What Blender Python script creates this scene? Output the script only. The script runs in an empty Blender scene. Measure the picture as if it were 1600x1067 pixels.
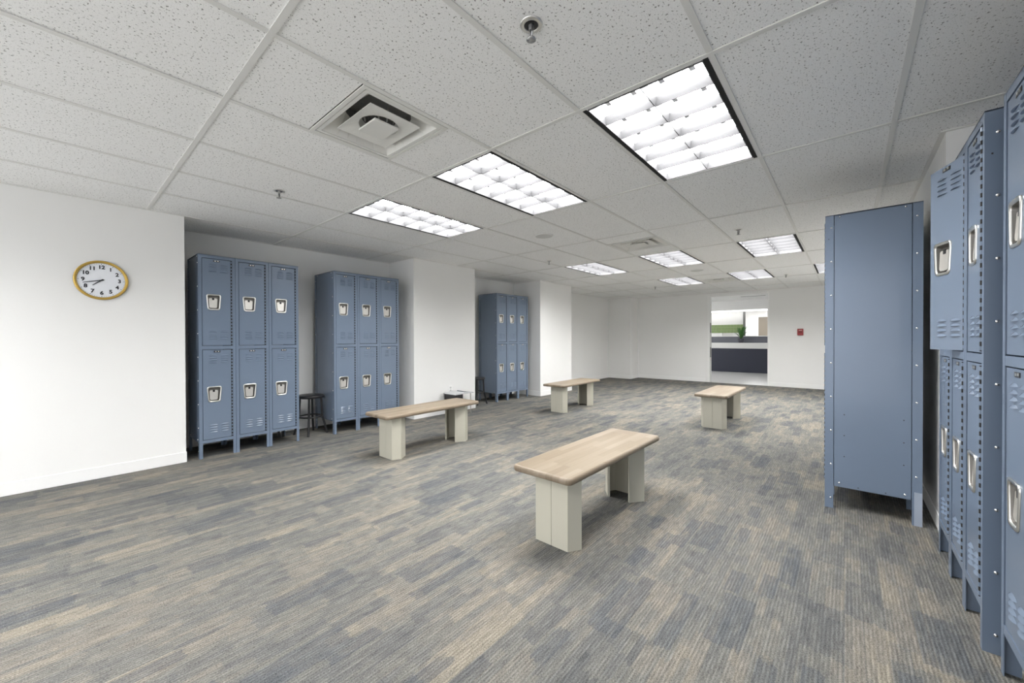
import bpy, bmesh, math, random
from mathutils import Matrix, Vector
random.seed(7)
SC = bpy.context.scene
COL = SC.collection
PI = math.pi

# ------------------------------------------------------------------ camera
# world: X runs along the room (towards the doorway), Y towards the clock wall, Z up
CAM_H, CEIL = 1.156, 2.313
FPX, CX, CY, YAW, PITCH, ROLL = 612.715, 786.83, 532.96, 0.7199, -0.0066, -0.0030
cam_d = bpy.data.cameras.new('camera')
cam_d.sensor_fit = 'HORIZONTAL'
cam_d.sensor_width = 36.0
cam_d.lens = FPX / 1600 * 36.0
cam_d.shift_x = (800 - CX) / 1600
cam_d.shift_y = (CY - 533.5) / 1600
cam_d.clip_start = 0.02
cam = bpy.data.objects.new('camera', cam_d)
COL.objects.link(cam)
_f0 = Vector((math.cos(YAW), math.sin(YAW), 0)); _r0 = Vector((math.sin(YAW), -math.cos(YAW), 0)); _z = Vector((0, 0, 1))
_f = _f0 * math.cos(PITCH) + _z * math.sin(PITCH)
_u0 = -_f0 * math.sin(PITCH) + _z * math.cos(PITCH)
_r = _r0 * math.cos(ROLL) + _u0 * math.sin(ROLL)
_u = -_r0 * math.sin(ROLL) + _u0 * math.cos(ROLL)
M = Matrix((_r, _u, -_f)).transposed().to_4x4()
M.translation = (0, 0, CAM_H)
cam.matrix_world = M
SC.camera = cam

# ------------------------------------------------------------------ world, light levels, exposure
w = bpy.data.worlds.new('world'); SC.world = w
w.use_nodes = True
w.node_tree.nodes['Background'].inputs[0].default_value = (0.97, 0.98, 1.0, 1)
w.node_tree.nodes['Background'].inputs[1].default_value = 0.9
LAMP_STRENGTH = 12.5          # fluorescent fixtures of the locker room
WASH_STRENGTH = 8.0          # fixtures of the washroom beyond the doorway, one of them added unseen
SC.view_settings.view_transform = 'Standard'
SC.view_settings.look = 'None'
SC.view_settings.gamma = 1
SC.view_settings.use_curve_mapping = False
SC.view_settings.exposure = 1.58
SC.cycles.max_bounces = 12
SC.cycles.diffuse_bounces = 8
SC.cycles.glossy_bounces = 4
SC.cycles.sample_clamp_indirect = 6.0
SC.cycles.caustics_reflective = False
SC.cycles.caustics_refractive = False

# ------------------------------------------------------------------ materials
def lin(r, g, b):
    def f(c):
        c /= 255.0
        return c / 12.92 if c <= 0.04045 else ((c + 0.055) / 1.055) ** 2.4
    return (f(r), f(g), f(b), 1)

def mat(name, col, rough=0.5, metal=0.0, spec=0.5, coat=0.0):
    m = bpy.data.materials.new(name); m.use_nodes = True
    b = m.node_tree.nodes['Principled BSDF']
    b.inputs['Base Color'].default_value = col
    b.inputs['Roughness'].default_value = rough
    b.inputs['Metallic'].default_value = metal
    b.inputs['Specular IOR Level'].default_value = spec
    b.inputs['Coat Weight'].default_value = coat
    return m

class NT:
    def __init__(s, m):
        s.m = m; s.t = m.node_tree; s.n = s.t.nodes; s.l = s.t.links
        s.bsdf = s.n['Principled BSDF']
    def add(s, typ, **kw):
        nd = s.n.new(typ)
        for k, v in kw.items(): setattr(nd, k, v)
        return nd
    def link(s, a, b): s.l.new(a, b)
    def math(s, op, a, b=None, c=None):
        nd = s.add('ShaderNodeMath', operation=op)
        for i, v in enumerate((a, b, c)):
            if v is None: continue
            if isinstance(v, (int, float)): nd.inputs[i].default_value = v
            else: s.link(v, nd.inputs[i])
        return nd.outputs[0]
    def pos(s):
        g = s.add('ShaderNodeNewGeometry')
        x = s.add('ShaderNodeSeparateXYZ'); s.link(g.outputs['Position'], x.inputs[0])
        return g.outputs['Position'], x.outputs[0], x.outputs[1], x.outputs[2]
    def comb(s, x, y, z=0.0):
        c = s.add('ShaderNodeCombineXYZ')
        for i, v in enumerate((x, y, z)):
            if isinstance(v, (int, float)): c.inputs[i].default_value = v
            else: s.link(v, c.inputs[i])
        return c.outputs[0]
    def noise(s, vec, scale, detail=2.0, rough=0.5):
        n = s.add('ShaderNodeTexNoise')
        if vec is not None: s.link(vec, n.inputs['Vector'])
        n.inputs['Scale'].default_value = scale; n.inputs['Detail'].default_value = detail
        n.inputs['Roughness'].default_value = rough
        return n.outputs[0]
    def white(s, vec):
        n = s.add('ShaderNodeTexWhiteNoise', noise_dimensions='3D'); s.link(vec, n.inputs[0])
        return n.outputs[0]
    def ramp(s, fac, stops, interp='LINEAR'):
        r = s.add('ShaderNodeValToRGB'); r.color_ramp.interpolation = interp
        e = r.color_ramp.elements
        while len(e) < len(stops): e.new(0.5)
        for i, (p, c) in enumerate(stops):
            e[i].position = p; e[i].color = c
        s.link(fac, r.inputs[0])
        return r.outputs[0]
    def mix(s, fac, a, b, mode='MIX'):
        nd = s.add('ShaderNodeMix', data_type='RGBA', blend_type=mode)
        for inp, v in ((nd.inputs[0], fac), (nd.inputs[6], a), (nd.inputs[7], b)):
            if isinstance(v, (int, float)): inp.default_value = v
            elif isinstance(v, tuple): inp.default_value = v
            else: s.link(v, inp)
        return nd.outputs[2]
    def bump(s, h, strength, dist):
        b = s.add('ShaderNodeBump'); b.inputs['Strength'].default_value = strength
        b.inputs['Distance'].default_value = dist
        s.link(h, b.inputs['Height']); s.link(b.outputs[0], s.bsdf.inputs['Normal'])

def make_wall_mat(name, col, rough=0.6):
    m = mat(name, col, rough, spec=0.3); t = NT(m)
    p, x, y, z = t.pos()
    n = t.noise(p, 1.3, 3)
    dark = tuple(c * 0.965 for c in col[:3]) + (1,)
    t.link(t.mix(n, dark, col), t.bsdf.inputs['Base Color'])
    t.bump(t.noise(p, 160, 2), 0.08, 0.002)
    return m

def make_tile_mat():
    m = mat('ceiling_tile_fibre', (0.8, 0.8, 0.78, 1), 0.9, spec=0.1); t = NT(m)
    p, x, y, z = t.pos()
    v = t.comb(x, y, 0.0)
    n1 = t.noise(v, 105, 1.0, 0.4)      # larger fissures
    n2 = t.noise(v, 260, 1.0, 0.4)      # pin holes
    s1 = t.ramp(n1, [(0.655, (0, 0, 0, 1)), (0.70, (1, 1, 1, 1))])
    s2 = t.ramp(n2, [(0.64, (0, 0, 0, 1)), (0.70, (0.55, 0.55, 0.55, 1))])
    s = t.mix(1.0, s1, s2, 'LIGHTEN')
    base = t.mix(t.noise(v, 0.9, 2), (0.88, 0.88, 0.87, 1), (0.93, 0.93, 0.92, 1))
    c = t.mix(s, base, (0.30, 0.295, 0.28, 1))
    t.link(c, t.bsdf.inputs['Base Color'])
    t.bump(t.math('MULTIPLY', s, -1.0), 0.35, 0.003)
    return m

def make_carpet():
    m = mat('carpet_loop_pile', (0.2, 0.2, 0.19, 1), 0.95, spec=0.05); t = NT(m)
    p, x, y, z = t.pos()
    rag = t.math('SUBTRACT', t.noise(t.comb(t.math('MULTIPLY', x, 9.0), t.math('MULTIPLY', y, 75.0)), 1.0, 1), 0.5)
    def cells(w_, h_, seed):
        row = t.math('FLOOR', t.math('DIVIDE', t.math('ADD', y, seed * 0.37), h_))
        off = t.white(t.comb(row, seed, 3.1))
        col = t.math('FLOOR', t.math('ADD', t.math('DIVIDE', t.math('ADD', x, t.math('MULTIPLY', rag, 0.06)), w_), t.math('MULTIPLY', off, 9.0)))
        return t.white(t.comb(col, row, seed * 5.7))
    # jitter the coordinates a little so that the patch edges are woven, not cut
    a = cells(0.42, 0.125, 1.0)
    b = cells(0.26, 0.0625, 2.0)
    c = cells(0.50, 0.50, 4.0)
    d = cells(0.17, 0.031, 6.0)
    stre = t.noise(t.comb(t.math('MULTIPLY', x, 3.6), t.math('MULTIPLY', y, 24.0)), 1.0, 3, 0.6)
    big = t.noise(t.comb(x, y), 1.1, 2)
    v = t.math('ADD', t.math('MULTIPLY', a, 0.22), t.math('MULTIPLY', b, 0.21))
    v = t.math('ADD', v, t.math('MULTIPLY', c, 0.08))
    v = t.math('ADD', v, t.math('MULTIPLY', d, 0.16))
    v = t.math('ADD', v, t.math('MULTIPLY', stre, 0.33))
    base = t.ramp(v, [(0.24, lin(97, 98, 98)), (0.38, lin(109, 109, 107)), (0.50, lin(118, 117, 112)),
                      (0.60, lin(126, 122, 115)), (0.74, lin(140, 134, 122))])
    # blue grey accent patches
    e = cells(0.36, 0.125, 9.0)
    acc = t.math('MAXIMUM', t.math('GREATER_THAN', e, 0.90), t.math('GREATER_THAN', cells(0.20, 0.0625, 11.0), 0.93))
    acc = t.math('MULTIPLY', acc, t.ramp(t.noise(t.comb(t.math('MULTIPLY', x, 6.0), t.math('MULTIPLY', y, 30.0)), 1.0, 2), [(0.24, (0, 0, 0, 1)), (0.42, (1, 1, 1, 1))]))
    base = t.mix(t.math('MULTIPLY', acc, 0.5), base, lin(84, 89, 95))
    # ribs of the loop pile running along the room, broken into short light dashes
    rib = t.math('SINE', t.math('MULTIPLY', y, 2 * PI / 0.0125))
    dash = t.noise(t.comb(t.math('MULTIPLY', x, 14.0), t.math('MULTIPLY', y, 80.0)), 1.0, 2, 0.6)
    loop = t.noise(p, 190, 3, 0.75)
    r1 = t.math('MULTIPLY', rib, t.math('MULTIPLY_ADD', dash, 0.9, -0.16))
    k = t.math('MULTIPLY_ADD', r1, 0.40, 0.88)
    k = t.math('ADD', k, t.math('MULTIPLY', t.math('SUBTRACT', loop, 0.5), 2.3))
    k = t.math('ADD', k, t.math('MULTIPLY', t.math('SUBTRACT', dash, 0.5), 0.9))
    kk = t.add('ShaderNodeCombineColor')
    for i in range(3): t.link(k, kk.inputs[i])
    colr = t.mix(1.0, base, kk.outputs[0], 'MULTIPLY')
    t.link(colr, t.bsdf.inputs['Base Color'])
    t.bump(t.math('ADD', t.math('MULTIPLY', rib, 0.5), loop), 0.35, 0.004)
    return m

def make_locker_mat(name, col, rough=0.33):
    m = mat(name, col, rough, spec=0.5, coat=0.12); t = NT(m)
    p, x, y, z = t.pos()
    n = t.noise(p, 2.2, 3)
    t.link(t.mix(n, tuple(c * 0.93 for c in col[:3]) + (1,), tuple(min(1, c * 1.05) for c in col[:3]) + (1,)), t.bsdf.inputs['Base Color'])
    t.bump(t.noise(p, 90, 2), 0.04, 0.002)
    return m

def make_wood():
    m = mat('pale_maple', (0.7, 0.58, 0.42, 1), 0.42, spec=0.4); t = NT(m)
    tc = t.add('ShaderNodeTexCoord'); sp = t.add('ShaderNodeSeparateXYZ'); t.link(tc.outputs['Object'], sp.inputs[0])
    x, y, z = sp.outputs
    oi = t.add('ShaderNodeObjectInfo')
    row = t.math('FLOOR', t.math('DIVIDE', y, 0.042))
    off = t.white(t.comb(row, t.math('MULTIPLY', oi.outputs['Random'], 31.0), 1.0))
    colm = t.math('FLOOR', t.math('ADD', t.math('DIVIDE', x, 0.46), t.math('MULTIPLY', off, 5.0)))
    cell = t.white(t.comb(colm, row, 4.0))
    grain = t.noise(t.comb(t.math('MULTIPLY', x, 3.0), t.math('MULTIPLY', y, 60.0), t.math('ADD', cell, z)), 1.0, 4, 0.6)
    v = t.math('ADD', t.math('MULTIPLY', cell, 0.55), t.math('MULTIPLY', grain, 0.45))
    c = t.ramp(v, [(0.15, lin(114, 101, 84)), (0.5, lin(129, 116, 99)), (0.85, lin(140, 128, 112))])
    fy = t.math('FRACT', t.math('DIVIDE', y, 0.042))
    seam = t.math('LESS_THAN', fy, 0.03)
    c = t.mix(t.math('MULTIPLY', seam, 0.35), c, lin(118, 98, 74))
    knot = t.noise(t.comb(t.math('MULTIPLY', x, 5.0), t.math('MULTIPLY', y, 22.0), 3.3), 1.0, 2)
    c = t.mix(t.ramp(knot, [(0.70, (0, 0, 0, 1)), (0.78, (0.6, 0.6, 0.6, 1))]), c, lin(116, 95, 72))
    t.link(c, t.bsdf.inputs['Base Color'])
    return m

def emit(name, col, strength):
    m = bpy.data.materials.new(name); m.use_nodes = True
    nt = m.node_tree; nt.nodes.clear()
    e = nt.nodes.new('ShaderNodeEmission'); o = nt.nodes.new('ShaderNodeOutputMaterial')
    e.inputs[0].default_value = col; e.inputs[1].default_value = strength
    nt.links.new(e.outputs[0], o.inputs[0])
    return m

WALL = make_wall_mat('wall_paint', (0.82, 0.818, 0.805, 1))
BASEB = make_wall_mat('white_cove_base', (0.85, 0.85, 0.84, 1), 0.45)
TILE = make_tile_mat()
TBAR = mat('grid_bar_enamel', (0.74, 0.735, 0.71, 1), 0.45)
CARPET = make_carpet()
BLUE = make_locker_mat('blue_grey_locker_enamel', lin(110, 124, 143), 0.27)
BLUE_IN = mat('locker_interior_enamel', lin(70, 78, 90), 0.5)
CHROME = mat('brushed_steel', (0.78, 0.77, 0.74, 1), 0.28, 1.0)
PAN_SHADE = mat('recess_shade_steel', (0.20, 0.19, 0.175, 1), 0.45, 0.6)  # pan steel darkened to paint in the shadow around the latch
STEEL = mat('latch_steel', (0.70, 0.68, 0.64, 1), 0.38, 0.75)
RIVET = mat('bright_rivet', (0.85, 0.85, 0.85, 1), 0.25, 1.0)
BLACK = mat('black_paint', (0.012, 0.012, 0.014, 1), 0.4)
GAP = mat('black_gap', (0.01, 0.01, 0.01, 1), 0.8)
WOOD = make_wood()
CREAM = make_wall_mat('cream_bench_paint', lin(190, 187, 173), 0.5)
GOLD = mat('gold_frame', lin(206, 172, 92), 0.28, 0.85)
FACE = mat('clock_face', lin(232, 235, 240), 0.4)
INK = mat('clock_ink', lin(32, 34, 40), 0.5)
WHITE = mat('white_enamel', (0.84, 0.84, 0.83, 1), 0.4)
VENTW = mat('diffuser_enamel', (0.74, 0.735, 0.70, 1), 0.45)
DUCT = mat('duct_sheet', (0.16, 0.16, 0.155, 1), 0.5)
LOUVRE = mat('louvre_blade', (0.075, 0.075, 0.078, 1), 0.5, 0.0, 0.15)
HOUSING = mat('white_reflector', (0.9, 0.9, 0.9, 1), 0.4)
LAMP = emit('fluorescent_lamp', (1.0, 0.995, 0.985, 1), LAMP_STRENGTH)
WSTRIP = emit('washroom_strip_lamp', (1.0, 0.99, 0.98, 1), WASH_STRENGTH * 0.24)
WLAMP = emit('washroom_lamp', (1.0, 0.99, 0.98, 1), WASH_STRENGTH)
GREYM = mat('sprinkler_metal', (0.45, 0.45, 0.45, 1), 0.3, 0.9)
RED = mat('alarm_red', lin(150, 40, 45), 0.45)
SLATE = make_wall_mat('dark_slate_laminate', lin(60, 63, 76), 0.4)
SLATE2 = mat('grey_splashback', lin(104, 106, 116), 0.4)
COUNTER = mat('white_counter', (0.80, 0.80, 0.79, 1), 0.3)
WFLOOR = make_wall_mat('washroom_floor_tile', (0.52, 0.52, 0.52, 1), 0.35)
GREEN = mat('green_glazed_tile', lin(128, 150, 96), 0.3)
GROUT = mat('grout', lin(176, 182, 160), 0.8)
LEAF = mat('leaf_green', lin(62, 110, 48), 0.45)
POT = mat('pot_grey', lin(78, 78, 88), 0.5)
DGREY = mat('dark_grey_frame', lin(110, 110, 108), 0.4)
CLEAR = mat('grey_tray_plastic', lin(190, 192, 194), 0.25)

# ------------------------------------------------------------------ mesh helpers
class MB:
    def __init__(s): s.v = []; s.f = []; s.smooth = set()
    def add(s, vs, fs, smooth=False):
        o = len(s.v); s.v += [tuple(q) for q in vs]
        for f in fs:
            if smooth: s.smooth.add(len(s.f))
            s.f.append(tuple(i + o for i in f))
        return s
    def box(s, x0, x1, y0, y1, z0, z1):
        vs = [(x, y, z) for z in (z0, z1) for y in (y0, y1) for x in (x0, x1)]
        return s.add(vs, [(0, 2, 3, 1), (4, 5, 7, 6), (0, 1, 5, 4), (2, 6, 7, 3), (0, 4, 6, 2), (1, 3, 7, 5)])
    def prism(s, pts, z0, z1):
        n = len(pts)
        a = sum(pts[i][0] * pts[(i + 1) % n][1] - pts[(i + 1) % n][0] * pts[i][1] for i in range(n))
        if a < 0: pts = pts[::-1]
        vs = [(x, y, z0) for x, y in pts] + [(x, y, z1) for x, y in pts]
        fs = [tuple(range(n - 1, -1, -1)), tuple(range(n, 2 * n))] + [(i, (i + 1) % n, n + (i + 1) % n, n + i) for i in range(n)]
        return s.add(vs, fs)
    def tube(s, a, b, r, r2=None, n=10, cap=True):
        a = Vector(a); b = Vector(b); r2 = r if r2 is None else r2
        d = (b - a).normalized()
        u = d.orthogonal().normalized(); w_ = d.cross(u)
        vs = [a + (u * math.cos(t) + w_ * math.sin(t)) * r for t in [2 * PI * i / n for i in range(n)]]
        vs += [b + (u * math.cos(t) + w_ * math.sin(t)) * r2 for t in [2 * PI * i / n for i in range(n)]]
        s.add(vs, [(i, (i + 1) % n, n + (i + 1) % n, n + i) for i in range(n)], True)
        if cap: s.add(vs, [tuple(range(n - 1, -1, -1)), tuple(range(n, 2 * n))])
        return s
    def lathe(s, prof, n=24, axis='z', c=(0, 0, 0)):
        vs = []
        for r, h in prof:
            for i in range(n):
                t = 2 * PI * i / n
                q = (r * math.cos(t), r * math.sin(t), h)
                if axis == 'y': q = (q[0], -q[2], q[1])
                vs.append((q[0] + c[0], q[1] + c[1], q[2] + c[2]))
        fs = [(j * n + i, j * n + (i + 1) % n, (j + 1) * n + (i + 1) % n, (j + 1) * n + i) for j in range(len(prof) - 1) for i in range(n)]
        return s.add(vs, fs, True)
    def torus(s, c, R, r, n=28, m=8):
        vs = [(c[0] + (R + r * math.cos(b)) * math.cos(a), c[1] + (R + r * math.cos(b)) * math.sin(a), c[2] + r * math.sin(b))
              for a in [2 * PI * i / n for i in range(n)] for b in [2 * PI * j / m for j in range(m)]]
        fs = [(i * m + j, ((i + 1) % n) * m + j, ((i + 1) % n) * m + (j + 1) % m, i * m + (j + 1) % m) for i in range(n) for j in range(m)]
        return s.add(vs, fs, True)
    def mesh(s, name, material):
        me = bpy.data.meshes.new(name)
        me.from_pydata(s.v, [], s.f)
        if material: me.materials.append(material)
        for i in s.smooth: me.polygons[i].use_smooth = True
        me.update()
        return me
    def build(s, name, material, parent=None, loc=None):
        return place(name, s.mesh(name, material), parent, loc)

def place(name, me, parent=None, loc=None, rz=0.0):
    o = bpy.data.objects.new(name, me); COL.objects.link(o)
    if parent is not None: o.parent = parent
    if loc is not None: o.location = loc
    if rz: o.rotation_euler = (0, 0, rz)
    return o
def tag(o, label=None, cat=None, group=None, kind=None):
    if label: o['label'] = label
    if cat: o['category'] = cat
    if group: o['group'] = group
    if kind: o['kind'] = kind
    return o
def thing(name, label, cat, loc=(0, 0, 0), rz=0.0, group=None):
    o = bpy.data.objects.new(name, None); COL.objects.link(o)
    o.empty_display_size = 0.1
    o.location = loc; o.rotation_euler = (0, 0, rz)
    return tag(o, label, cat, group)
def struct(name, mb, material, label, cat):
    return tag(mb.build(name, material), label, cat, kind='structure')
def bevel(o, w_=0.004, seg=2):
    b = o.modifiers.new('bevel', 'BEVEL'); b.width = w_; b.segments = seg; b.limit_method = 'ANGLE'
    return o

# ------------------------------------------------------------------ room shell
X0, X1 = -2.6, 11.25              # back of the room, wall with the doorway
YL, YB = 4.69, 5.29               # clock wall plane, back of the left recesses
YR, YRB = -0.415, -0.98           # right wall plane, back of the right recess
HZ = CEIL + 0.16
XA = 0.80
P1 = (3.375, 4.598, 4.665)
P2 = (6.368, 7.548, 4.61)
P3 = (10.72, X1, 4.615)
XR = 3.31                         # right wall block begins here

floor = struct('floor', MB().box(X0 - .2, X1, -1.2, 5.5, -0.05, 0), CARPET, 'grey and beige patterned carpet floor of the locker room', 'floor')
struct('wall_left', MB().box(X0, XA, YL, YB + .15, 0, HZ), WALL, 'white wall carrying the round clock', 'wall')
struct('wall_left_recess', MB().box(X0, X1 + .15, YB, YB + .15, 0, HZ), WALL, 'white back wall of the recesses behind the left lockers', 'wall')
for nm, P, lab in (('pillar', P1, 'wide white pillar between the second and third locker banks'),
                   ('pillar', P2, 'white pillar right of the farthest left locker bank'),
                   ('pillar', P3, 'white corner pillar in the far left corner')):
    struct(nm, MB().box(P[0], P[1], P[2], YB, 0, HZ), WALL, lab, 'pillar')
DY0, DY1, DZ = 1.42, 2.745, 2.243
wf = MB().box(X1, X1 + .15, DY1, YB, 0, HZ).box(X1, X1 + .15, -1.2, DY0, 0, HZ).box(X1, X1 + .15, DY0, DY1, DZ, HZ)
struct('wall_far', wf, WALL, 'far white wall with the open doorway', 'wall')
struct('wall_right', MB().box(XR, X1, YR - .7, YR, 0, HZ), WALL, 'white right wall behind the lone tall locker', 'wall')
struct('wall_right_recess', MB().box(X0, XR, YRB - .15, YRB, 0, HZ), WALL, 'white wall behind the right row of lockers', 'wall')

# baseboards (100 mm cove base)
def base_run(name, segs, lab):
    mb = MB()
    for (xa, xb, ya, yb) in segs: mb.box(xa, xb, ya, yb, 0, 0.098)
    bevel(struct(name, mb, BASEB, lab, 'baseboard'), 0.003, 2)
T_ = 0.006
base_run('baseboard_left', [(X0, XA, YL - T_, YL), (XA, XA + T_, YL - T_, YB)], 'low white base along the clock wall')
base_run('baseboard_recess', [(XA + T_, P1[0], YB - T_, YB), (P1[1], P2[0], YB - T_, YB), (P2[1], P3[0], YB - T_, YB)], 'low white base along the recess walls')
for k, P in enumerate((P1, P2, P3)):
    base_run('baseboard_pillar', [(P[0], min(P[1], X1), P[2] - T_, P[2]), (P[0] - T_, P[0], P[2] - T_, YB - T_), (P[1], P[1] + T_, P[2] - T_, YB - T_)] if k < 2 else [(P[0], P[1], P[2] - T_, P[2]), (P[0] - T_, P[0], P[2] - T_, YB - T_)],
             ('low white base around the wide pillar', 'low white base around the second pillar', 'low white base around the far corner pillar')[k])
base_run('baseboard_far', [(X1 - T_, X1, DY1 + .06, P3[2]), (X1 - T_, X1, YR, DY0 - .02)], 'low white base along the far wall')
base_run('baseboard_right', [(XR, X1 - T_, YR, YR + T_)], 'low white base along the right wall')

# ------------------------------------------------------------------ ceiling grid
UX, VY, GU, GV = 0.5442, 1.6411, 1.2192, 0.6096
ceil = struct('ceiling', MB().box(X0 - .15, X1 + .15, -1.2, YB + .15, HZ, HZ + .06), GAP, 'suspended ceiling of speckled white lay-in tiles', 'ceiling')
SOLID = [(X0 - .2, XA, YL, 9), (P1[0], P1[1], P1[2], 9), (P2[0], P2[1], P2[2], 9), (P3[0], 99, P3[2], 9), (XR, 99, -9, YR), (X0 - 9, 99, YB, 9), (X0 - 9, XR, -9, YRB), (X1, 99, -9, 9), (-9, X0, -9, 9)]
def clip(r):
    x0, x1, y0, y1 = r
    for sx0, sx1, sy0, sy1 in SOLID:
        if sx1 <= x0 or sx0 >= x1 or sy1 <= y0 or sy0 >= y1: continue
        if sx0 <= x0 + .02 and sx1 >= x1 - .02:
            if sy0 <= y0: y0 = max(y0, sy1)
            elif sy1 >= y1: y1 = min(y1, sy0)
        elif sy0 <= y0 + .02 and sy1 >= y1 - .02:
            if sx0 <= x0: x0 = max(x0, sx1)
            elif sx1 >= x1: x1 = min(x1, sx0)
        if x1 - x0 < .03 or y1 - y0 < .03: return None
    return x0, x1, y0, y1
U0, U1, V0, V1 = -3, 9, -5, 6
LIGHTS = [(-2, -2), (-2, 0), (-2, 2), (1, -2), (1, 0), (1, 2), (4, -2), (4, 0), (4, 2), (6, -3), (6, -1), (6, 1)]  # the row behind the camera is unseen and added
VENTS = {(0, 0): (0.93, 1.43), (3, 0): (4.52, 5.05), (6, 0): (8.52, 9.03)}
tile_meshes = {}
def add_tile(r, full=False):
    w_, h_ = r[1] - r[0], r[3] - r[2]
    key = (round(w_, 3), round(h_, 3))
    if key not in tile_meshes:
        tile_meshes[key] = MB().box(-w_ / 2, w_ / 2, -h_ / 2, h_ / 2, 0, 0.015).mesh('ceiling_tile', TILE)
    place('ceiling_tile', tile_meshes[key], ceil, ((r[0] + r[1]) / 2, (r[2] + r[3]) / 2, CEIL + 0.004 + random.uniform(-.0008, .0008)))
G_ = 0.007
for u in range(U0, U1):
    for v in range(V0, V1):
        if (u, v) in LIGHTS: continue
        r = (UX + u * GU + G_, UX + (u + 1) * GU - G_, VY + v * GV + G_, VY + (v + 1) * GV - G_)
        if (u, v) in VENTS:
            a, b = VENTS[(u, v)]
            add_tile((r[0], a - .004, r[2], r[3])); add_tile((b + .004, r[1], r[2], r[3])); continue
        r = clip(r)
        if r: add_tile(r)
def bar_runs(lo, hi, fixed, alongx):
    # split a grid line where it runs inside a wall or pillar
    cuts = sorted({lo, hi} | {q for s_ in SOLID for q in ((s_[0], s_[1]) if alongx else (s_[2], s_[3])) if lo < q < hi})
    out = []
    for a, b in zip(cuts, cuts[1:]):
        m_ = (a + b) / 2
        px, py = (m_, fixed) if alongx else (fixed, m_)
        if any(s_[0] <= px <= s_[1] and s_[2] <= py <= s_[3] for s_ in SOLID): continue
        if out and abs(out[-1][1] - a) < 1e-6: out[-1] = (out[-1][0], b)
        else: out.append((a, b))
    return out
BW = 0.012
for v in range(V0, V1 + 1):
    y = VY + v * GV
    for a, b in bar_runs(X0, X1, y, True):
        MB().box(a, b, y - BW, y + BW, CEIL - 0.0015, CEIL + 0.0025).box(a, b, y - .002, y + .002, CEIL + .002, CEIL + .035).build('main_runner', TBAR, ceil)
for u in range(U0, U1 + 1):
    x = UX + u * GU
    for a, b in bar_runs(YRB, YB, x, False):
        MB().box(x - BW, x + BW, a, b, CEIL - 0.0022, CEIL + 0.0025).box(x - .002, x + .002, a, b, CEIL + .002, CEIL + .035).build('cross_tee', TBAR, ceil)
# wall angle around the room
ANG = [('trim_1', (X0, XA, YL - .02, YL)), ('trim_2', (XA, P1[0], YB - .02, YB)), ('trim_3', (P1[0], P1[1], P1[2] - .02, P1[2])), ('trim_4', (P1[1], P2[0], YB - .02, YB)),
       ('trim_5', (P2[0], P2[1], P2[2] - .02, P2[2])), ('trim_6', (P2[1], P3[0], YB - .02, YB)), ('trim_7', (P3[0], X1, P3[2] - .02, P3[2])), ('trim_8', (X1 - .02, X1, YR, P3[2])),
       ('trim_9', (XR - .02, X1, YR, YR + .022)), ('trim_10', (XR - .022, XR, YRB, YR)), ('trim_11', (X0, XR, YRB, YRB + .02)), ('trim_12', (P1[0] - .02, P1[0], P1[2] - .02, YB)),
       ('trim_13', (P2[0] - .02, P2[0], P2[2] - .02, YB)), ('trim_14', (P3[0] - .02, P3[0], P3[2] - .02, YB)), ('trim_15', (XA, XA + .02, YL - .02, YB))]
for nm, r in ANG:
    struct(nm, MB().box(*r, CEIL - .003, CEIL + .003), TBAR, 'slim grey metal angle where ceiling meets wall', 'trim')

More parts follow.
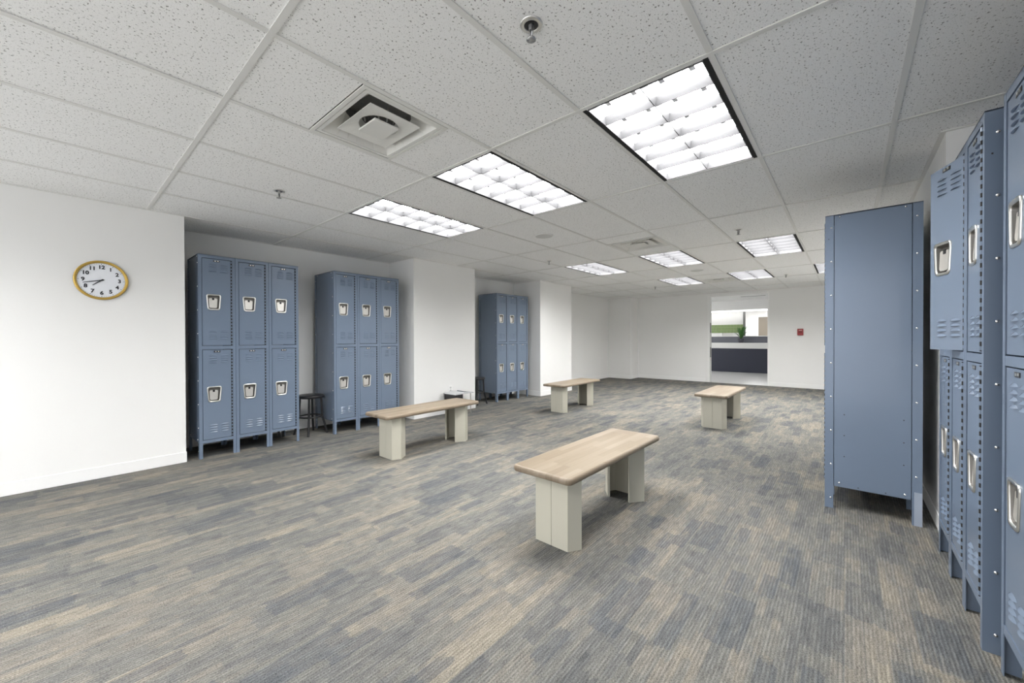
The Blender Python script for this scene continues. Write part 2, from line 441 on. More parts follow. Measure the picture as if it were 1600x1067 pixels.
# ------------------------------------------------------------------ recessed lights
def make_light():
    L, W = GU - 0.028, GV - 0.028
    root = thing('ceiling_light', '', 'light')
    mb = MB()      # housing: four walls and a top
    h = 0.082
    t = .004
    mb.box(-L / 2, L / 2, -W / 2, -W / 2 + t, 0, h).box(-L / 2, L / 2, W / 2 - t, W / 2, 0, h)
    mb.box(-L / 2, -L / 2 + t, -W / 2, W / 2, 0, h).box(L / 2 - t, L / 2, -W / 2, W / 2, 0, h).box(-L / 2, L / 2, -W / 2, W / 2, h, h + t)
    mb.build('housing', HOUSING, root)
    mb = MB()      # black strips painting in the shade of the gap down both long sides, thin pale lips at the ends
    for s in (-1, 1): mb.box(-L / 2, L / 2, s * (W / 2 - .010) - .010, s * (W / 2 - .010) + .010, -.0015, .002)
    mb.build('side_gap_shade', GAP, root)
    MB().box(-L / 2 + .01, L / 2 - .01, -W / 2 + .02, W / 2 - .02, h - .012, h - .006).build('lamp_panel', LAMP, root)
    iw, il = W - .044, L - .03
    def blade(a, b, axis):      # V shaped parabolic blade, wide at the top
        if axis == 'y':
            m = MB().add([(a - .002, -iw / 2, .003), (a + .002, -iw / 2, .003), (a + .012, -iw / 2, .047), (a - .012, -iw / 2, .047),
                          (a - .002, iw / 2, .003), (a + .002, iw / 2, .003), (a + .012, iw / 2, .047), (a - .012, iw / 2, .047)],
                         [(0, 1, 2, 3), (7, 6, 5, 4), (0, 4, 5, 1), (1, 5, 6, 2), (2, 6, 7, 3), (3, 7, 4, 0)])
        else:
            m = MB().add([(-il / 2, a - .002, .001), (-il / 2, a + .002, .001), (-il / 2, a + .011, .047), (-il / 2, a - .011, .047),
                          (il / 2, a - .002, .001), (il / 2, a + .002, .001), (il / 2, a + .011, .047), (il / 2, a - .011, .047)],
                         [(3, 2, 1, 0), (4, 5, 6, 7), (1, 5, 4, 0), (2, 6, 5, 1), (3, 7, 6, 2), (0, 4, 7, 3)])
        return m
    fr = MB()
    for s in (-1, 1):
        fr.box(-il / 2, il / 2, s * iw / 2 - .003, s * iw / 2 + .003, 0, .047)
        fr.box(s * il / 2 - .003, s * il / 2 + .003, -iw / 2, iw / 2, 0, .047)
    fr.build('louvre_frame', LOUVRE, root)
    for k in range(1, 6): blade(-il / 2 + il * k / 6, 0, 'y').build('cross_blade', LOUVRE, root)
    blade(0, 0, 'x').build('centre_blade', LOUVRE, root)
    # dark lamp-holder notches seen between the blades
    nb = MB()
    for k in range(6):
        xc = -il / 2 + il * (k + .5) / 6
        for yc in (-iw / 4, iw / 4):
            for s in (-1, 1): nb.box(xc - .03, xc + .012, yc + s * iw / 8 - .012, yc + s * iw / 8 + .012, .049, .055)
    tag(nb.build('lamp_clips', mat('lamp_clip_grey', (0.85, 0.85, 0.88, 1), 0.6, 0.0, 0.1), root), kind='stuff')
    return root
def copy_tree(o, parent=None):
    c = o.copy(); COL.objects.link(c); c.parent = parent
    for ch in list(o.children): copy_tree(ch, c)
    return c
LLAB = {(-2, -2): 'added unseen louvred ceiling light behind the viewpoint on the locker side', (-2, 0): 'added unseen louvred ceiling light directly behind the viewpoint', (-2, 2): 'added unseen louvred ceiling light behind the viewpoint on the clock side',
        (1, -2): 'largest louvred ceiling light, nearest the camera on the right', (1, 0): 'louvred ceiling light right of the round-necked air diffuser, middle of the nearest row', (1, 2): 'louvred ceiling light in front of the first two locker banks, leftmost of all',
        (4, -2): 'rightmost bright ceiling light of the middle row, beside a sprinkler', (4, 0): 'bright ceiling light just beyond the small middle air vent', (4, 2): 'bright ceiling light above the bench by the second pillar',
        (6, -3): 'ceiling light half hidden by the lone tall locker', (6, -1): 'farthest ceiling light above the right half of the doorway', (6, 1): 'farthest ceiling light left of the last air vent'}
proto = make_light()
for i, (u, v) in enumerate(LIGHTS):
    o = proto if i == 0 else copy_tree(proto)
    o.location = (UX + (u + .5) * GU, VY + (v + .5) * GV, CEIL)
    o['label'] = LLAB[(u, v)]; o['group'] = 'recessed ceiling lights'

# ------------------------------------------------------------------ air diffusers, sprinklers, speakers
def make_vent(xa, xb, lab):
    cy = VY + GV / 2; W = (xb - xa); D = GV - .03
    root = thing('air_diffuser', lab, 'vent', ((xa + xb) / 2, cy, CEIL), group='ceiling air diffusers')
    hx, hy = W / 2, D / 2
    mb = MB()
    for k, (q, z) in enumerate(((0, -.003), (.024, -.001))):        # stepped square frame
        ax, ay, bx_, by = hx - q, hy - q, hx - q - .02, hy - q - .02
        mb.box(-ax, ax, -ay, -by, z, z + .006).box(-ax, ax, by, ay, z, z + .006).box(-ax, -bx_, -by, by, z, z + .006).box(bx_, ax, -by, by, z, z + .006)
    mb.build('frame', VENTW, root)
    mb = MB(); n = 24        # sloping square cone up to the round neck
    ix, iy = hx - .044, hy - .044
    ring = []
    for i in range(n):
        t = 2 * PI * i / n
        c_, s_ = math.cos(t), math.sin(t); k_ = 1 / max(abs(c_), abs(s_))
        ring.append((c_ * k_ * ix, s_ * k_ * iy, .003))
    top = [(.175 * math.cos(2 * PI * i / n), .175 * math.sin(2 * PI * i / n), .085) for i in range(n)]
    top2 = [(q[0] * .97, q[1] * .97, .13) for q in top]
    mb.add(ring + top, [(i, n + i, n + (i + 1) % n, (i + 1) % n) for i in range(n)])
    mb.build('cone', VENTW, root)
    mb = MB().add(top + top2, [(i, n + i, n + (i + 1) % n, (i + 1) % n) for i in range(n)], True)
    mb.add(top2, [tuple(range(n))])
    mb.build('duct_neck', DUCT, root)
    # middle square plate with a round hole
    mb = MB(); r_ = .105; px, py = hx * .60, hy * .60
    sq, ci = [], []
    for i in range(n):
        t = 2 * PI * i / n
        c_, s_ = math.cos(t), math.sin(t); k_ = 1 / max(abs(c_), abs(s_))
        sq.append((c_ * k_ * px, s_ * k_ * py, .006)); ci.append((c_ * r_, s_ * r_, .016))
    up = [(q[0], q[1], q[2] + .004) for q in sq]; ciu = [(q[0] * .85, q[1] * .85, .05) for q in ci]
    mb.add(sq + ci + ciu + up, [(i, n + i, n + (i + 1) % n, (i + 1) % n) for i in range(n)] + [(n + i, 2 * n + i, 2 * n + (i + 1) % n, n + (i + 1) % n) for i in range(n)] + [((i + 1) % n, 3 * n + (i + 1) % n, 3 * n + i, i) for i in range(n)])
    mb.build('middle_plate', VENTW, root)
    bevel(MB().box(-hx * .29, hx * .29, -hy * .29, hy * .29, -.006, .004).tube((0, 0, .004), (0, 0, .1), .006, n=8).build('centre_plate', VENTW, root), .002, 2)
    mb = MB()
    for s in (-1, 1): mb.tube((s * .08, 0, .01), (s * .1, 0, .1), .004, n=6).tube((0, s * .08, .01), (0, s * .1, .1), .004, n=6)
    mb.build('hanger_rods', GREYM, root)
for k, lab in (((0, 0), 'large square air diffuser with stepped plates nearest the camera'), ((3, 0), 'square air diffuser between two middle ceiling lights'), ((6, 0), 'small far air diffuser between the last lights')):
    make_vent(VENTS[k][0], VENTS[k][1], lab)

for (x, y, lab) in ((1.166, .882, 'chrome sprinkler head in the nearest tile at top centre'), (1.157, 3.347, 'sprinkler head above the first locker bank'), (4.87, 3.36, 'sprinkler head left of the middle ceiling lights'),
                    (4.825, .88, 'sprinkler head beside the rightmost middle light'), (8.91, 3.26, 'tiny sprinkler head far left near the back wall'), (8.83, .85, 'tiny sprinkler head far right near the back wall')):
    s = thing('sprinkler', lab, 'sprinkler', (x, y, CEIL + .003), rz=.9, group='ceiling sprinklers')
    MB().lathe([(.024, .008), (.026, -.004), (.029, -.006), (.036, -.005), (.041, -.002), (.042, 0)], 28).build('escutcheon', CHROME, s)
    MB().lathe([(.0265, -.002), (.025, -.0035), (.014, -.0035), (.0, -.003)], 24).build('cup', BLACK, s)
    MB().tube((0, 0, -.002), (0, 0, -.022), .011, .009, 10).build('nozzle', GREYM, s)
    mb = MB()
    for q in (-1, 1): mb.tube((q * .010, 0, -.018), (q * .015, 0, -.034), .0035, n=6).tube((q * .015, 0, -.034), (q * .003, 0, -.052), .0035, n=6)
    mb.build('frame_arm', GREYM, s)
    MB().tube((0, 0, -.020), (0, 0, -.050), .003, n=6).build('glass_bulb', BLACK, s)
    MB().lathe([(.0, -.051), (.017, -.052), (.018, -.056), (.0, -.058)], 16).build('deflector', GREYM, s)
for (x, y, lab) in ((3.647, 2.585, 'round flush speaker grille beyond the leftmost light'), (7.28, 1.95, 'round flush speaker grille before the far lights')):
    s = thing('ceiling_speaker', lab, 'speaker', (x, y, CEIL + .004), group='ceiling speakers')
    MB().lathe([(.0, -.004), (.085, -.005), (.098, -.006), (.102, -.003), (.104, 0)], 32).build('grille', mat('speaker_grille', (0.62, 0.62, 0.6, 1), 0.6), s)
    MB().torus((0, 0, -.004), .1, .004).build('rim', WHITE, s)

# ------------------------------------------------------------------ lockers
UW, UH, PW = 0.305, 1.98, 0.0275
def rounded_trap(wt, wb, h, r, n=4):
    c = [(-wb / 2, -h / 2), (wb / 2, -h / 2), (wt / 2, h / 2), (-wt / 2, h / 2)]
    pts = []
    for i in range(4):
        p0, p1, p2 = Vector(c[i - 1]), Vector(c[i]), Vector(c[(i + 1) % 4])
        a = p1 + (p0 - p1).normalized() * r; b = p1 + (p2 - p1).normalized() * r
        for k in range(n + 1):
            t = k / n
            pts.append(tuple((a * (1 - t) ** 2 + p1 * 2 * t * (1 - t) + b * t ** 2)))
    return pts
TR_OUT, TR_IN = rounded_trap(.124, .100, .155, .022), rounded_trap(.101, .079, .129, .016)
def handle_mesh():
    mb = MB(); n = len(TR_OUT)
    lay = [([(x, -.0005, z) for x, z in TR_OUT]), ([(x * .985, -.005, z * .985) for x, z in TR_OUT]), ([(x * 1.03, -.0045, z * 1.03) for x, z in TR_IN]), ([(x, .0, z) for x, z in TR_IN]), ([(x * .93, .020, z * .93 - .003) for x, z in TR_IN])]
    vs = [q for l in lay for q in l]
    fs = [(j * n + i, (j + 1) * n + i, (j + 1) * n + (i + 1) % n, j * n + (i + 1) % n)[::-1] for j in range(4) for i in range(n)]
    mb.add(vs, fs, True)
    nf = 3 * n
    mb.add(lay[4], [tuple(range(n))])
    me = mb.mesh('handle', CHROME); me.materials.append(PAN_SHADE)
    for k in range(nf, len(mb.f)): me.polygons[k].material_index = 1
    return me
HANDLE = handle_mesh()
def latch_mesh():
    p = rounded_trap(.072, .062, .094, .014); n = len(p)
    mb = MB()
    f = [(x - .004, .008 - (.004 if z < -.02 else 0), z - .008) for x, z in p]; b = [(x * .95 - .004, .016, z - .008) for x, z in p]
    mb.add(f + b, [tuple(range(n))] + [(i, n + i, n + (i + 1) % n, (i + 1) % n) for i in range(n)])
    return mb.mesh('latch', STEEL)
LATCH = latch_mesh()
NOTCH = MB().box(-.012, .005, .0055, .0105, .022, .0425).mesh('latch_notch', BLACK)
def louver_mesh():
    mb = MB(); n = 6; W = .070
    top, lip, bot = [], [], []
    for i in range(n + 1):
        t = i / n; s_ = math.sin(PI * t) ** .6 if 0 < t < 1 else 0
        x = -W / 2 + W * t
        top.append((x, 0, .004 + .008 * s_)); lip.append((x, -.009 * s_, .002 - .002 * s_)); bot.append((x, .0005, .001))
    vs = top + lip + bot; m = n + 1
    mb.add(vs, [(i, m + i, m + i + 1, i + 1) for i in range(n)], True)
    mb.add(vs, [(m + i, 2 * m + i, 2 * m + i + 1, m + i + 1) for i in range(n)])
    return mb.mesh('louver', BLUE)
LOUVER = louver_mesh()
DW = 0.2320                      # door leaf without hinge
def door_mesh(h):
    # local: hinge line at x = 0, the leaf runs to -DW, front at y = 0, thickness .022, with a real recess for the handle
    bm = bmesh.new()
    hx, hz = -DW + .030 + .0625, h / 2
    out = [bm.verts.new(q) for q in ((-DW, 0, 0), (0, 0, 0), (0, 0, h), (-DW, 0, h))]
    inn = [bm.verts.new((hx + x * .99, 0, hz + z * .99)) for x, z in TR_OUT]
    ed = [bm.edges.new((out[i], out[(i + 1) % 4])) for i in range(4)] + [bm.edges.new((inn[i], inn[(i + 1) % len(inn)])) for i in range(len(inn))]
    bmesh.ops.triangle_fill(bm, use_beauty=True, edges=ed)
    bk = [bm.verts.new((v.co.x, .024, v.co.z)) for v in out]
    for i in range(4): bm.faces.new((out[i], bk[i], bk[(i + 1) % 4], out[(i + 1) % 4]))
    bm.faces.new(bk)
    bmesh.ops.recalc_face_normals(bm, faces=bm.faces)
    me = bpy.data.meshes.new('door'); bm.to_mesh(me); bm.free(); me.materials.append(BLUE)
    return me
DH = (0.874, 0.847); DZ0 = (0.180, 1.098)
DOORS = [door_mesh(h) for h in DH]
def hinge_mesh(h):
    mb = MB(); n = int(h / .032)
    for i in range(n):
        z = h * (i + .5) / n
        mb.tube((.0068, .001, z - .0078), (.0068, .001, z + .0078), .0062, n=8)
    nf = len(mb.f)
    mb.tube((.0068, .001, .004), (.0068, .001, h - .004), .0052, n=8)
    me = mb.mesh('hinge', BLUE); me.materials.append(GAP)
    for k in range(nf, len(mb.f)): me.polygons[k].material_index = 1
    return me
HINGES = [hinge_mesh(h) for h in DH]
PLATE = MB().box(-.026, .026, -.002, .001, -.008, .008).mesh('number_plate', BLACK)
PLATE_B = MB().box(-.017, -.004, -.003, -.001, -.004, .005).box(.006, .018, -.003, -.001, -.003, .006).mesh('plate_tab', CHROME)
POST_F = {}
def post_mesh(side, deep):
    # L-shaped angle: front flange PW wide, return flange 'deep' long on the outer side
    if side > 0: return MB().box(.0012, PW, 0, .003, 0, UH).box(.0012, .0038, .003, deep, 0, UH).mesh('post', BLUE)
    return MB().box(0, PW - .0012, 0, .003, 0, UH).box(PW - .0038, PW - .0012, .003, deep, 0, UH).mesh('post', BLUE)
POST_L, POST_R = post_mesh(1, .045), post_mesh(-1, .045)
def flip(mesh_mb): return mesh_mb
POST_BL = MB().box(0, PW, -.003, 0, 0, UH).box(0, .0028, -.045, -.003, 0, UH).mesh('post', BLUE)
POST_BR = MB().box(0, PW, -.003, 0, 0, UH).box(PW - .0028, PW, -.045, -.003, 0, UH).mesh('post', BLUE)
RAILS = [MB().box(PW, UW - PW, 0.0005, .018, 0, h).mesh('rail', BLUE) for h in (.029, .034, .030)]

def locker_bank(label, loc, rz=0.0, depth=0.46, open_door=None, n=3):
    root = thing('locker_bank', label, 'lockers', loc, rz, 'blue-grey steel locker banks')
    W = n * UW
    bd = MB()
    bd.box(.009, W - .009, depth - .004, depth - .001, .15, UH - .002)                 # back
    bd.box(0, W, 0, depth, UH - .002, UH + .002)                                        # top
    for i in range(1, n): bd.box(i * UW - .0015, i * UW + .0015, .02, depth - .004, .15, UH - .002)
    for z in (.15, 1.07): bd.box(.009, W - .009, .018, depth - .004, z, z + .004)
    bd.build('body', BLUE_IN, root)
    MB().box(0, W, 0, depth, UH - .001, UH + .003).build('top_panel', BLUE, root)
    for s in (0, 1):
        xs = .0055 if s == 0 else W - .0055
        sp = MB().box(xs - .0012, xs + .0012, .0475, depth - .0475, .155, UH - .003)
        sp.box(xs - .0012, xs + .0012, .0475, depth - .0475, .152, .156).build('side_panel', BLUE, root)
        rv = MB(); sg = -1 if s == 0 else 1
        for yy in (.032, depth - .026):
            for k in range(9):
                z = 1.898 - k * .2285
                if z > .04: rv.lathe([(.0062, 0), (.005, .0028), (.0, .0038)], 8, c=(0, 0, 0)); vs = rv.v[-24:]; rv.v[-24:] = [(sg * q[2] + (.0012 if s == 0 else W - .0012), yy + q[0], z + q[1]) for q in vs]
        for yy in (.075, depth - .075):
            for z in (1.966, .178): rv.lathe([(.0062, 0), (.005, .0028), (.0, .0038)], 8); vs = rv.v[-24:]; rv.v[-24:] = [(sg * q[2] + (.0043 if s == 0 else W - .0043), yy + q[0], z + q[1]) for q in vs]
        tag(rv.build('rivets', RIVET, root), kind='stuff')
        hl = MB()
        for yy in (.1, depth - .08):
            for z in (.64, .50, .36): hl.box(xs - .0022, xs + .0022, yy - .003, yy + .003, z - .003, z + .003)
        for yy in (.17, .30): hl.box(xs - .0022, xs + .0022, yy - .003, yy + .003, .163, .169)
        hl.box(.0006 if s == 0 else W - .002, .002 if s == 0 else W - .0006, .016, .021, 1.82, 1.826)
        tag(hl.build('bolt_holes', BLACK, root), kind='stuff')
    for i in range(n):
        x = i * UW
        place('post', POST_L, root, (x, 0, 0)); place('post', POST_R, root, (x + UW - PW, 0, 0))
        place('post', POST_BL, root, (x, depth, 0)); place('post', POST_BR, root, (x + UW - PW, depth, 0))
        for rm, z in zip(RAILS, (UH - .030, 1.059, .146)): place('rail', rm, root, (x, 0, z))
        for lv in (0, 1):
            h = DH[lv]
            d = place('door', DOORS[lv], root, (x + UW - PW - .0140, .003, DZ0[lv]))
            if open_door and open_door[0] == (i, lv): d.rotation_euler = (0, 0, open_door[1])
            hx = -DW + .030 + .0625
            place('handle', HANDLE, d, (hx, 0, h / 2)); place('latch', LATCH, d, (hx, 0, h / 2)); place('latch_notch', NOTCH, d, (hx, 0, h / 2))
            place('hinge', HINGES[lv], d, (0, -.003, 0))
            p_ = place('number_plate', PLATE, d, (-DW / 2, 0, h - .018)); place('plate_tab', PLATE_B, d, (-DW / 2, 0, h - .018))
            for cxx in (-DW + .085, -DW + .178):
                for zz in (.062, .085, .108, .131): place('louver', LOUVER, d, (cxx, 0, zz))
                for zz in (.058, .081, .104, .127): place('louver', LOUVER, d, (cxx, 0, h - zz))
    return root

locker_bank('bank of three two-tier blue-grey lockers nearest the clock', (0.900, 4.685, 0), 0, .46)
locker_bank('bank of three blue-grey lockers beside the stool, left of the wide pillar', (2.212, 4.668, 0), 0, .525)
locker_bank('farthest left bank of blue-grey lockers between the two pillars', (5.262, 4.775, 0), 0, .46)
lone = locker_bank('lone blue-grey locker bank showing its plain riveted side panel', (3.465 + 3 * UW, 0.115, 0), PI, .46)
locker_bank('blue-grey locker bank on the right with one upper door swung open', (2.245 + 3 * UW, -0.376, 0), PI, .53, ((1, 1), math.radians(19)))
locker_bank('blue-grey locker bank cut off by the right edge of the picture', (2.150, -0.402, 0), PI, .50)
# riveted foot extension at the back corner of the lone bank
MB().box(3 * UW - .0005, 3 * UW + .0025, .425, .46, 0, .205).build('leg_plate', mat('pale_leg_plate', lin(150, 160, 175), .35), lone)

# ------------------------------------------------------------------ benches
def round_rect(L, W, r, n=6):
    pts = []
    for cx_, cy_, a0 in ((L / 2 - r, W / 2 - r, 0), (-L / 2 + r, W / 2 - r, 90), (-L / 2 + r, -W / 2 + r, 180), (L / 2 - r, -W / 2 + r, 270)):
        for k in range(n + 1):
            a = math.radians(a0 + 90 * k / n); pts.append((cx_ + r * math.cos(a), cy_ + r * math.sin(a)))
    return pts
BL, BWD, BH = 1.225, 0.39, 0.44
def make_bench():
    root = thing('bench', '', 'bench')
    mb = MB(); n = 28
    lay = []
    for ins, z in ((.012, BH - .036), (.004, BH - .033), (.0, BH - .026), (.0, BH - .014), (.003, BH - .006), (.009, BH - .001), (.014, BH)):
        lay.append([(x, y, z) for x, y in round_rect(BL - 2 * ins, BWD - 2 * ins, .034 - ins)])
    vs = [q for l in lay for q in l]
    mb.add(vs, [(j * n + i, j * n + (i + 1) % n, (j + 1) * n + (i + 1) % n, (j + 1) * n + i) for j in range(6) for i in range(n)], True)
    mb.add(vs, [tuple(range(n - 1, -1, -1)), tuple(range(6 * n, 7 * n))])
    mb.build('seat_top', WOOD, root)
    th = .016
    def board(a, b, inward, z0=0.0, z1=BH - .037):
        a, b = Vector(a), Vector(b); nrm = Vector(inward).normalized() * th
        return MB().prism([tuple(a), tuple(b), tuple(b + nrm), tuple(a + nrm)], z0, z1)
    for s in (-1, 1):
        xe = s * .500
        leg = MB().box(min(xe - s * .03, xe - s * .16), max(xe - s * .03, xe - s * .16), -.085, .085, BH - .075, BH - .037).build('leg', CREAM, root)   # cleat that carries the boards
        P0, Q1, Q2 = .108, (xe - s * .075, .150), (xe - s * .172, .082)
        board((xe, -P0), (xe, -.0012), (-s, 0)).build('end_board', CREAM, leg)
        board((xe, .0012), (xe, P0), (-s, 0)).build('end_board', CREAM, leg)
        for q in (-1, 1):
            board((xe, q * P0), (Q1[0], q * Q1[1]), (-s * .48, -q * .88)).build('corner_board', CREAM, leg)
            board((Q1[0], q * Q1[1]), (Q2[0], q * Q2[1]), (-s * .55, -q * .82) if False else (s * .55, -q * .82)).build('wing_board', CREAM, leg)
    return root
b0 = make_bench()
for i, (x, y, a, lab) in enumerate(((2.315, 1.235, -.8, 'pale wooden bench with cream legs nearest the camera'), (2.60, 3.375, .5, 'pale wooden bench in front of the wide pillar and stool'),
                                    (5.66, 3.43, 1.0, 'small far bench before the second pillar'), (6.03, 1.30, 0.2, 'far bench in front of the doorway, seen end-on'))):
    o = b0 if i == 0 else copy_tree(b0)
    o.location = (x, y, 0); o.rotation_euler = (0, 0, math.radians(a))
    o['label'] = lab; o['group'] = 'wooden benches'

# ------------------------------------------------------------------ clock
ck = thing('wall_clock', 'round gold-framed wall clock with white face reading seventeen to eight', 'clock', (0.2525, YL, 1.652))
R_ = .163
MB().lathe([(R_ - .002, 0), (R_, .010), (R_ - .002, .020), (R_ - .008, .026), (R_ - .011, .021), (R_ - .014, .023), (R_ - .017, .022), (R_ - .020, .014), (R_ - .022, .008)], 64, 'y').build('frame', GOLD, ck)
MB().lathe([(R_ - .021, .009), (.0, .009)], 64, 'y').build('dial', FACE, ck)
def text_mesh(s, size, m):
    cu = bpy.data.curves.new('numeral', 'FONT'); cu.body = s; cu.size = size; cu.align_x = 'CENTER'; cu.align_y = 'CENTER'
    cu.extrude = .0006; cu.offset = .0016; cu.resolution_u = 3
    ob = bpy.data.objects.new('numeral_curve', cu); COL.objects.link(ob)
    dg = bpy.context.evaluated_depsgraph_get()
    me = bpy.data.meshes.new_from_object(ob.evaluated_get(dg))
    COL.objects.unlink(ob); bpy.data.objects.remove(ob); bpy.data.curves.remove(cu)
    me.materials.clear(); me.materials.append(m)
    return me
for k in range(1, 13):
    a = math.radians(90 - 30 * k)
    o = place('numeral', text_mesh(str(k), .041, INK), ck, (math.cos(a) * .107, -.0105, math.sin(a) * .107))
    o.rotation_euler = (PI / 2, 0, 0)
tk = MB()
for k in range(60):
    a = math.radians(6 * k); L_ = .008 if k % 5 == 0 else .004; wd = .0016 if k % 5 == 0 else .0007
    d = Vector((math.sin(a), 0, math.cos(a))); q = Vector((math.cos(a), 0, -math.sin(a))); r1 = .138
    vs = [d * (r1 - L_) - q * wd, d * (r1 - L_) + q * wd, d * r1 + q * wd, d * r1 - q * wd]
    tk.add([(v.x, -.0103, v.z) for v in vs], [(0, 1, 2, 3)])
tag(tk.build('minute_ticks', INK, ck), kind='stuff')
def hand(ang, ln, wd, tail, y, nm):
    a = math.radians(ang); d = Vector((math.sin(a), 0, math.cos(a))); q = Vector((math.cos(a), 0, -math.sin(a)))
    vs = [-d * tail - q * wd, -d * tail + q * wd, d * ln + q * wd * .5, d * ln - q * wd * .5]
    MB().add([(v.x, y, v.z) for v in vs] + [(v.x, y - .0015, v.z) for v in vs], [(0, 1, 2, 3), (7, 6, 5, 4), (0, 4, 5, 1), (1, 5, 6, 2), (2, 6, 7, 3), (3, 7, 4, 0)]).build(nm, INK, ck)
hand(230, .070, .0050, .012, -.013, 'hour_hand')
hand(256, .112, .0042, .015, -.016, 'minute_hand')
MB().lathe([(.006, .011), (.006, .0185), (0, .019)], 16, 'y').build('hand_boss', INK, ck)

# ------------------------------------------------------------------ stools
def stool(label, loc, rz, sz, r=.150):
    s = thing('stool', label, 'stool', loc, rz, 'black stools beside the lockers')
    MB().lathe([(0, sz - .034), (r * .92, sz - .034), (r, sz - .028), (r, sz - .006), (r * .97, sz), (0, sz)], 32).build('seat', BLACK, s)
    for k in range(4):
        a = PI / 4 + k * PI / 2; c_, s_ = math.cos(a), math.sin(a)
        lg = MB().tube((c_ * .118, s_ * .118, sz - .03), (c_ * .130, s_ * .130, .21), .013, n=8)
        lg.tube((c_ * .130, s_ * .130, .21), (c_ * .185, s_ * .185, .0), .013, n=8).build('leg', BLACK, s)
    MB().torus((0, 0, .215), .128, .009).build('foot_ring', BLACK, s)
stool('black round metal stool between the first two locker banks', (2.045, 4.935, 0), .25, .475)
stool('black stool mostly hidden behind the wide pillar', (4.90, 4.935, 0), .1, .47)

# ------------------------------------------------------------------ low stand and outlet on the wide pillar
st = thing('low_stand', 'low black stand with pale tray and dark flat arm beside the wide pillar', 'stand', (4.05, 4.50, 0))
bevel(MB().box(-.15, .0, -.13, .13, .10, .318).build('side_box', BLACK, st), .004, 2)
tr = MB().add([(-.16, -.135, .318), (.20, -.135, .318), (.20, .135, .318), (-.16, .135, .318), (-.16, -.135, .326), (0.02, -.135, .345), (.20, -.135, .326), (-.16, .135, .326), (0.02, .135, .345), (.20, .135, .326)],
              [(3, 2, 1, 0), (0, 1, 6, 5, 4), (2, 3, 7, 8, 9), (4, 5, 8, 7), (5, 6, 9, 8), (1, 2, 9, 6), (3, 0, 4, 7)]).build('tray', CLEAR, st)
MB().add([(.06, -.07, .325), (.32, -.03, .296), (.32, .03, .296), (.06, .07, .325), (.06, -.07, .352), (.32, -.03, .305), (.32, .03, .305), (.06, .07, .352)], [(3, 2, 1, 0), (4, 5, 6, 7), (0, 1, 5, 4), (1, 2, 6, 5), (2, 3, 7, 6), (3, 0, 4, 7)]).build('arm', mat('dark_grey_arm', lin(74, 82, 86), .35), st)
for q in ((-.13, -.11), (-.13, .11), (.18, -.11), (.18, .11)): MB().tube((q[0], q[1], 0), (q[0], q[1], .32), .009, n=8).build('leg', BLACK if q[0] < 0 else CHROME, st)
ot = thing('wall_outlet', 'small white electrical outlet low on the wide pillar', 'outlet', (4.055, P1[2], .37))
bevel(MB().box(-.036, .036, -.006, 0, -.058, .058).build('cover_plate', WHITE, ot), .002, 2)
for z in (-.022, .022): bevel(MB().box(-.017, .017, -.009, -.004, z - .014, z + .014).build('socket', mat('socket_grey', (.55, .55, .54, 1), .5), ot), .002, 1)

# black strap hanging under the first bank, black bin behind the lone locker
sp = thing('strap', 'black strap hanging below the third locker of the first bank', 'strap', (1.70, 4.93, 0))
MB().box(-.03, -.005, -.004, .004, .04, .1465).build('strap_end', BLACK, sp)
MB().box(.02, .045, .01, .018, .02, .1465).build('strap_end', BLACK, sp)
bn = thing('bin', 'black bin squeezed behind the lone locker against the right wall', 'bin', (5.0, -0.27, 0))
MB().lathe([(.0, .0), (.105, .0), (.13, .34), (.125, .34), (.102, .01), (0, .01)], 24).build('bucket', BLACK, bn)
MB().torus((0, 0, .34), .13, .006).build('rim', GREYM, bn)

# ------------------------------------------------------------------ fire alarm pull station, doorway trim
fa = thing('fire_alarm', 'small red fire alarm box on the far wall right of the doorway', 'alarm', (X1, .81, 1.285))
bevel(MB().box(-.045, 0, -.055, .055, -.075, .075).build('body', RED, fa), .006, 2)
MB().box(-.052, -.044, -.036, .036, -.015, .015).build('pull_bar', mat('alarm_dark_red', lin(110, 26, 30), .4), fa)
MB().box(-.048, -.044, -.03, .03, .03, .045).build('label_strip', mat('alarm_label', lin(205, 150, 150), .5), fa)
dr = struct('door_1', MB().box(X1 - .012, X1 + .162, DY1 - .045, DY1 + .012, 0, DZ + .02).box(X1 - .012, X1 + .162, DY0 - .012, DY0 + .02, 0, DZ + .02).box(X1 - .012, X1 + .162, DY0 + .02, DY1 - .045, DZ - .02, DZ + .02), WHITE, 'white frame of the open doorway', 'door frame')
for z in (1.42, .78): MB().box(X1 + .02, X1 + .11, DY1 - .049, DY1 - .044, z - .13, z + .13).build('hinge_plate', DGREY, dr)

# ------------------------------------------------------------------ washroom beyond the doorway
WX = 15.60                                  # plane of the splashback
WH = 2.42
struct('floor_washroom', MB().box(X1, 20.2, -1.5, 6.5, -.05, 0.001), WFLOOR, 'pale grey washroom floor beyond the doorway', 'floor')
struct('ceiling_washroom', MB().box(X1 + .15, 20.2, -1.5, 6.5, WH, WH + .1), WHITE, 'white washroom ceiling seen through the doorway', 'ceiling')
struct('wall_washroom_left', MB().box(X1 + .15, 20.2, 6.4, 6.5, 0, WH), WALL, 'left wall of the washroom', 'wall')
struct('wall_washroom_right', MB().box(X1 + .15, 20.2, -1.5, -1.4, 0, WH), WALL, 'right wall of the washroom', 'wall')
struct('wall_washroom_end', MB().box(20.1, 20.2, -1.5, 6.5, 0, WH), WALL, 'end wall of the space behind the washroom', 'wall')
YS = 2.70                                   # where the tiled wall ends and the view deepens
wt = struct('wall_washroom_tiled', MB().box(WX + .05, WX + .15, YS, 6.4, 0, WH).box(WX + .05, WX + .15, -1.4, YS, 0, 1.22), WALL, 'white washroom wall with a green tiled band', 'wall')
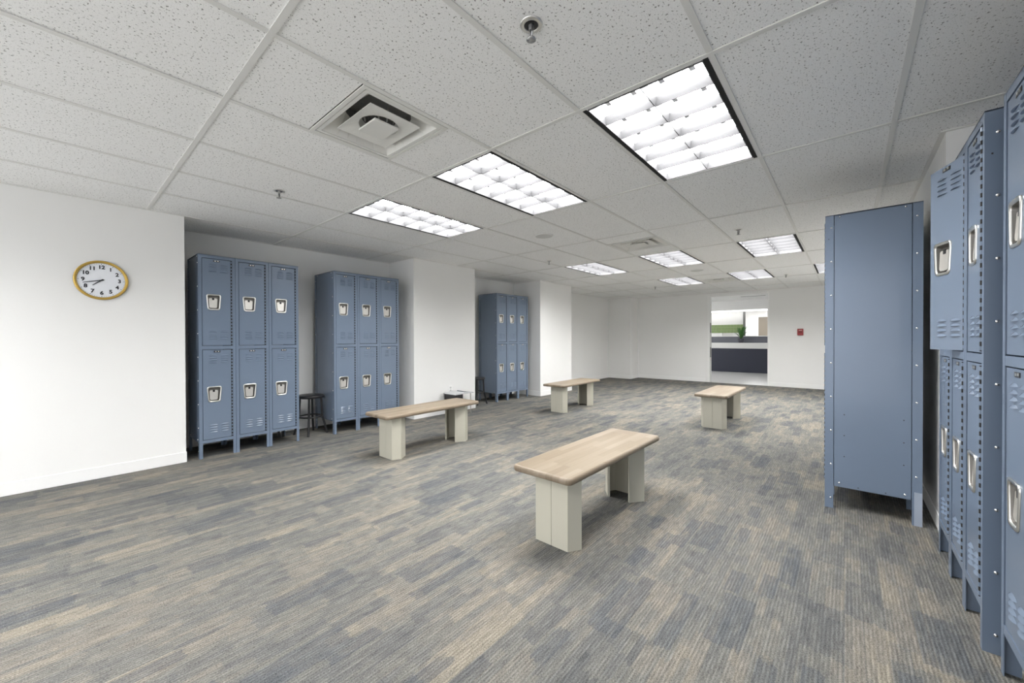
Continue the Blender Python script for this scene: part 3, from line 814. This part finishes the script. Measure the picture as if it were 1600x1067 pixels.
MB().box(WX + .03, WX + .05, YS, 5.5, 1.33, 1.62).build('grout_bed', GROUT, wt)
gt = MB()
for r in range(3):
    for c_ in range(28):
        gt.box(WX + .022, WX + .032, YS + .004 + c_ * .1, YS + .096 + c_ * .1, 1.334 + r * .096, 1.334 + r * .096 + .09)
tag(gt.build('green_tiles', GREEN, wt), kind='stuff')
struct('trim_16', MB().box(WX - .02, WX + .06, YS - .06, YS, 1.2, 2.06), DGREY, 'dark grey post at the end of the tiled wall', 'post')
struct('trim_17', MB().box(WX - .45, WX + .05, -1.4, 6.4, 2.10, WH), WHITE, 'white bulkhead above the washroom counter', 'bulkhead')
vl = thing('strip_light', 'long bright strip light under the washroom bulkhead', 'light', (WX - .2, 2.6, 2.10))
MB().box(-.05, .05, -2.2, 2.2, -.04, 0).build('lens', WSTRIP, vl)
MB().box(-.06, .06, -2.22, 2.22, -.008, .0).build('base', WHITE, vl)
vn = thing('vanity_counter', 'long dark washroom counter with thick white top beyond the doorway', 'counter', (WX - .5, 2.6, 0))
MB().box(0.02, .52, -2.6, 2.6, .0, .80).build('front_panel', SLATE, vn)
bevel(MB().box(0, .52, -2.6, 2.6, .80, .985).build('counter_top', COUNTER, vn), .006, 2)
MB().box(.49, .52, -2.6, 2.6, .985, 1.20).build('splashback', SLATE2, vn)
MB().box(.47, .52, -2.6, 2.6, 1.20, 1.225).build('ledge', WHITE, vn)
for (ya, yb, k) in ((3.35, 3.75, 0), (2.75, 3.02, 1)):
    tag(MB().box(WX + .0, WX + .045, ya, yb, 1.225, 1.33).build('splash_tile', WHITE), ('white tile panel at the left end of the washroom ledge', 'white tile panel behind the potted plant')[k], 'tile panel')
# potted plant
pl = thing('potted_plant', 'small leafy green plant in a dark pot on the washroom counter', 'plant', (WX - .25, 2.72, .986))
MB().lathe([(0, 0), (.06, 0), (.085, .12), (.09, .15), (.08, .15), (.075, .13), (0, .13)], 20).build('pot', POT, pl)
random.seed(3)
for k in range(22):
    a = random.uniform(0, 2 * PI); ln = random.uniform(.22, .46); sp_ = random.uniform(.04, .22); wd = random.uniform(.026, .040)
    d = Vector((math.cos(a), math.sin(a), 0)); q = Vector((-math.sin(a), math.cos(a), 0)); vs = []
    for t, ww in ((0, .2), (.3, .7), (.65, 1), (.88, .6), (1, .05)):
        p_ = d * (sp_ * t * t + .02) + Vector((0, 0, .12 + ln * t)); vs += [p_ - q * wd * ww, p_ + d * .008 * ww, p_ + q * wd * ww]
    fs = [(3 * i + j, 3 * i + j + 1, 3 * i + j + 4, 3 * i + j + 3) for i in range(4) for j in range(2)]
    MB().add(vs, fs, True).build('leaf', LEAF, pl)
# the space seen past the tiled wall: door with casing, two strip lights, plus an unseen lamp added to brighten the bulkhead
dw = struct('door_2', MB().box(20.04, 20.1, 2.35, 2.44, 0, 2.05).box(20.04, 20.1, 2.90, 2.99, 0, 2.05).box(20.04, 20.1, 2.35, 2.99, 2.05, 2.13), WHITE, 'far door casing seen past the tiled wall', 'door frame')
MB().box(20.07, 20.1, 2.44, 2.90, 0, 2.05).build('leaf', mat('far_door_brown', lin(120, 112, 100), .5), dw)
for (x, y, lab) in ((17.2, 2.6, 'strip light on the ceiling past the tiled wall, nearer one'), (18.8, 2.6, 'strip light on the ceiling past the tiled wall, farther one'), (12.6, 4.6, 'unseen washroom ceiling light added to brighten the bulkhead')):
    o = thing('ceiling_light', lab, 'light', (x, y, WH)); MB().box(-.3, .3, -.6, .6, -.02, -.006).build('lens', WLAMP, o); MB().box(-.31, .31, -.61, .61, -.008, 0).build('frame', WHITE, o)
sv = thing('slot_vent', 'thin dark slot vent in the washroom ceiling', 'vent', (13.9, 2.15, WH)); MB().box(-.04, .04, -.32, .32, -.006, 0).build('slot', DGREY, sv); MB().box(-.05, .05, -.33, .33, -.003, 0).build('rim', WHITE, sv)
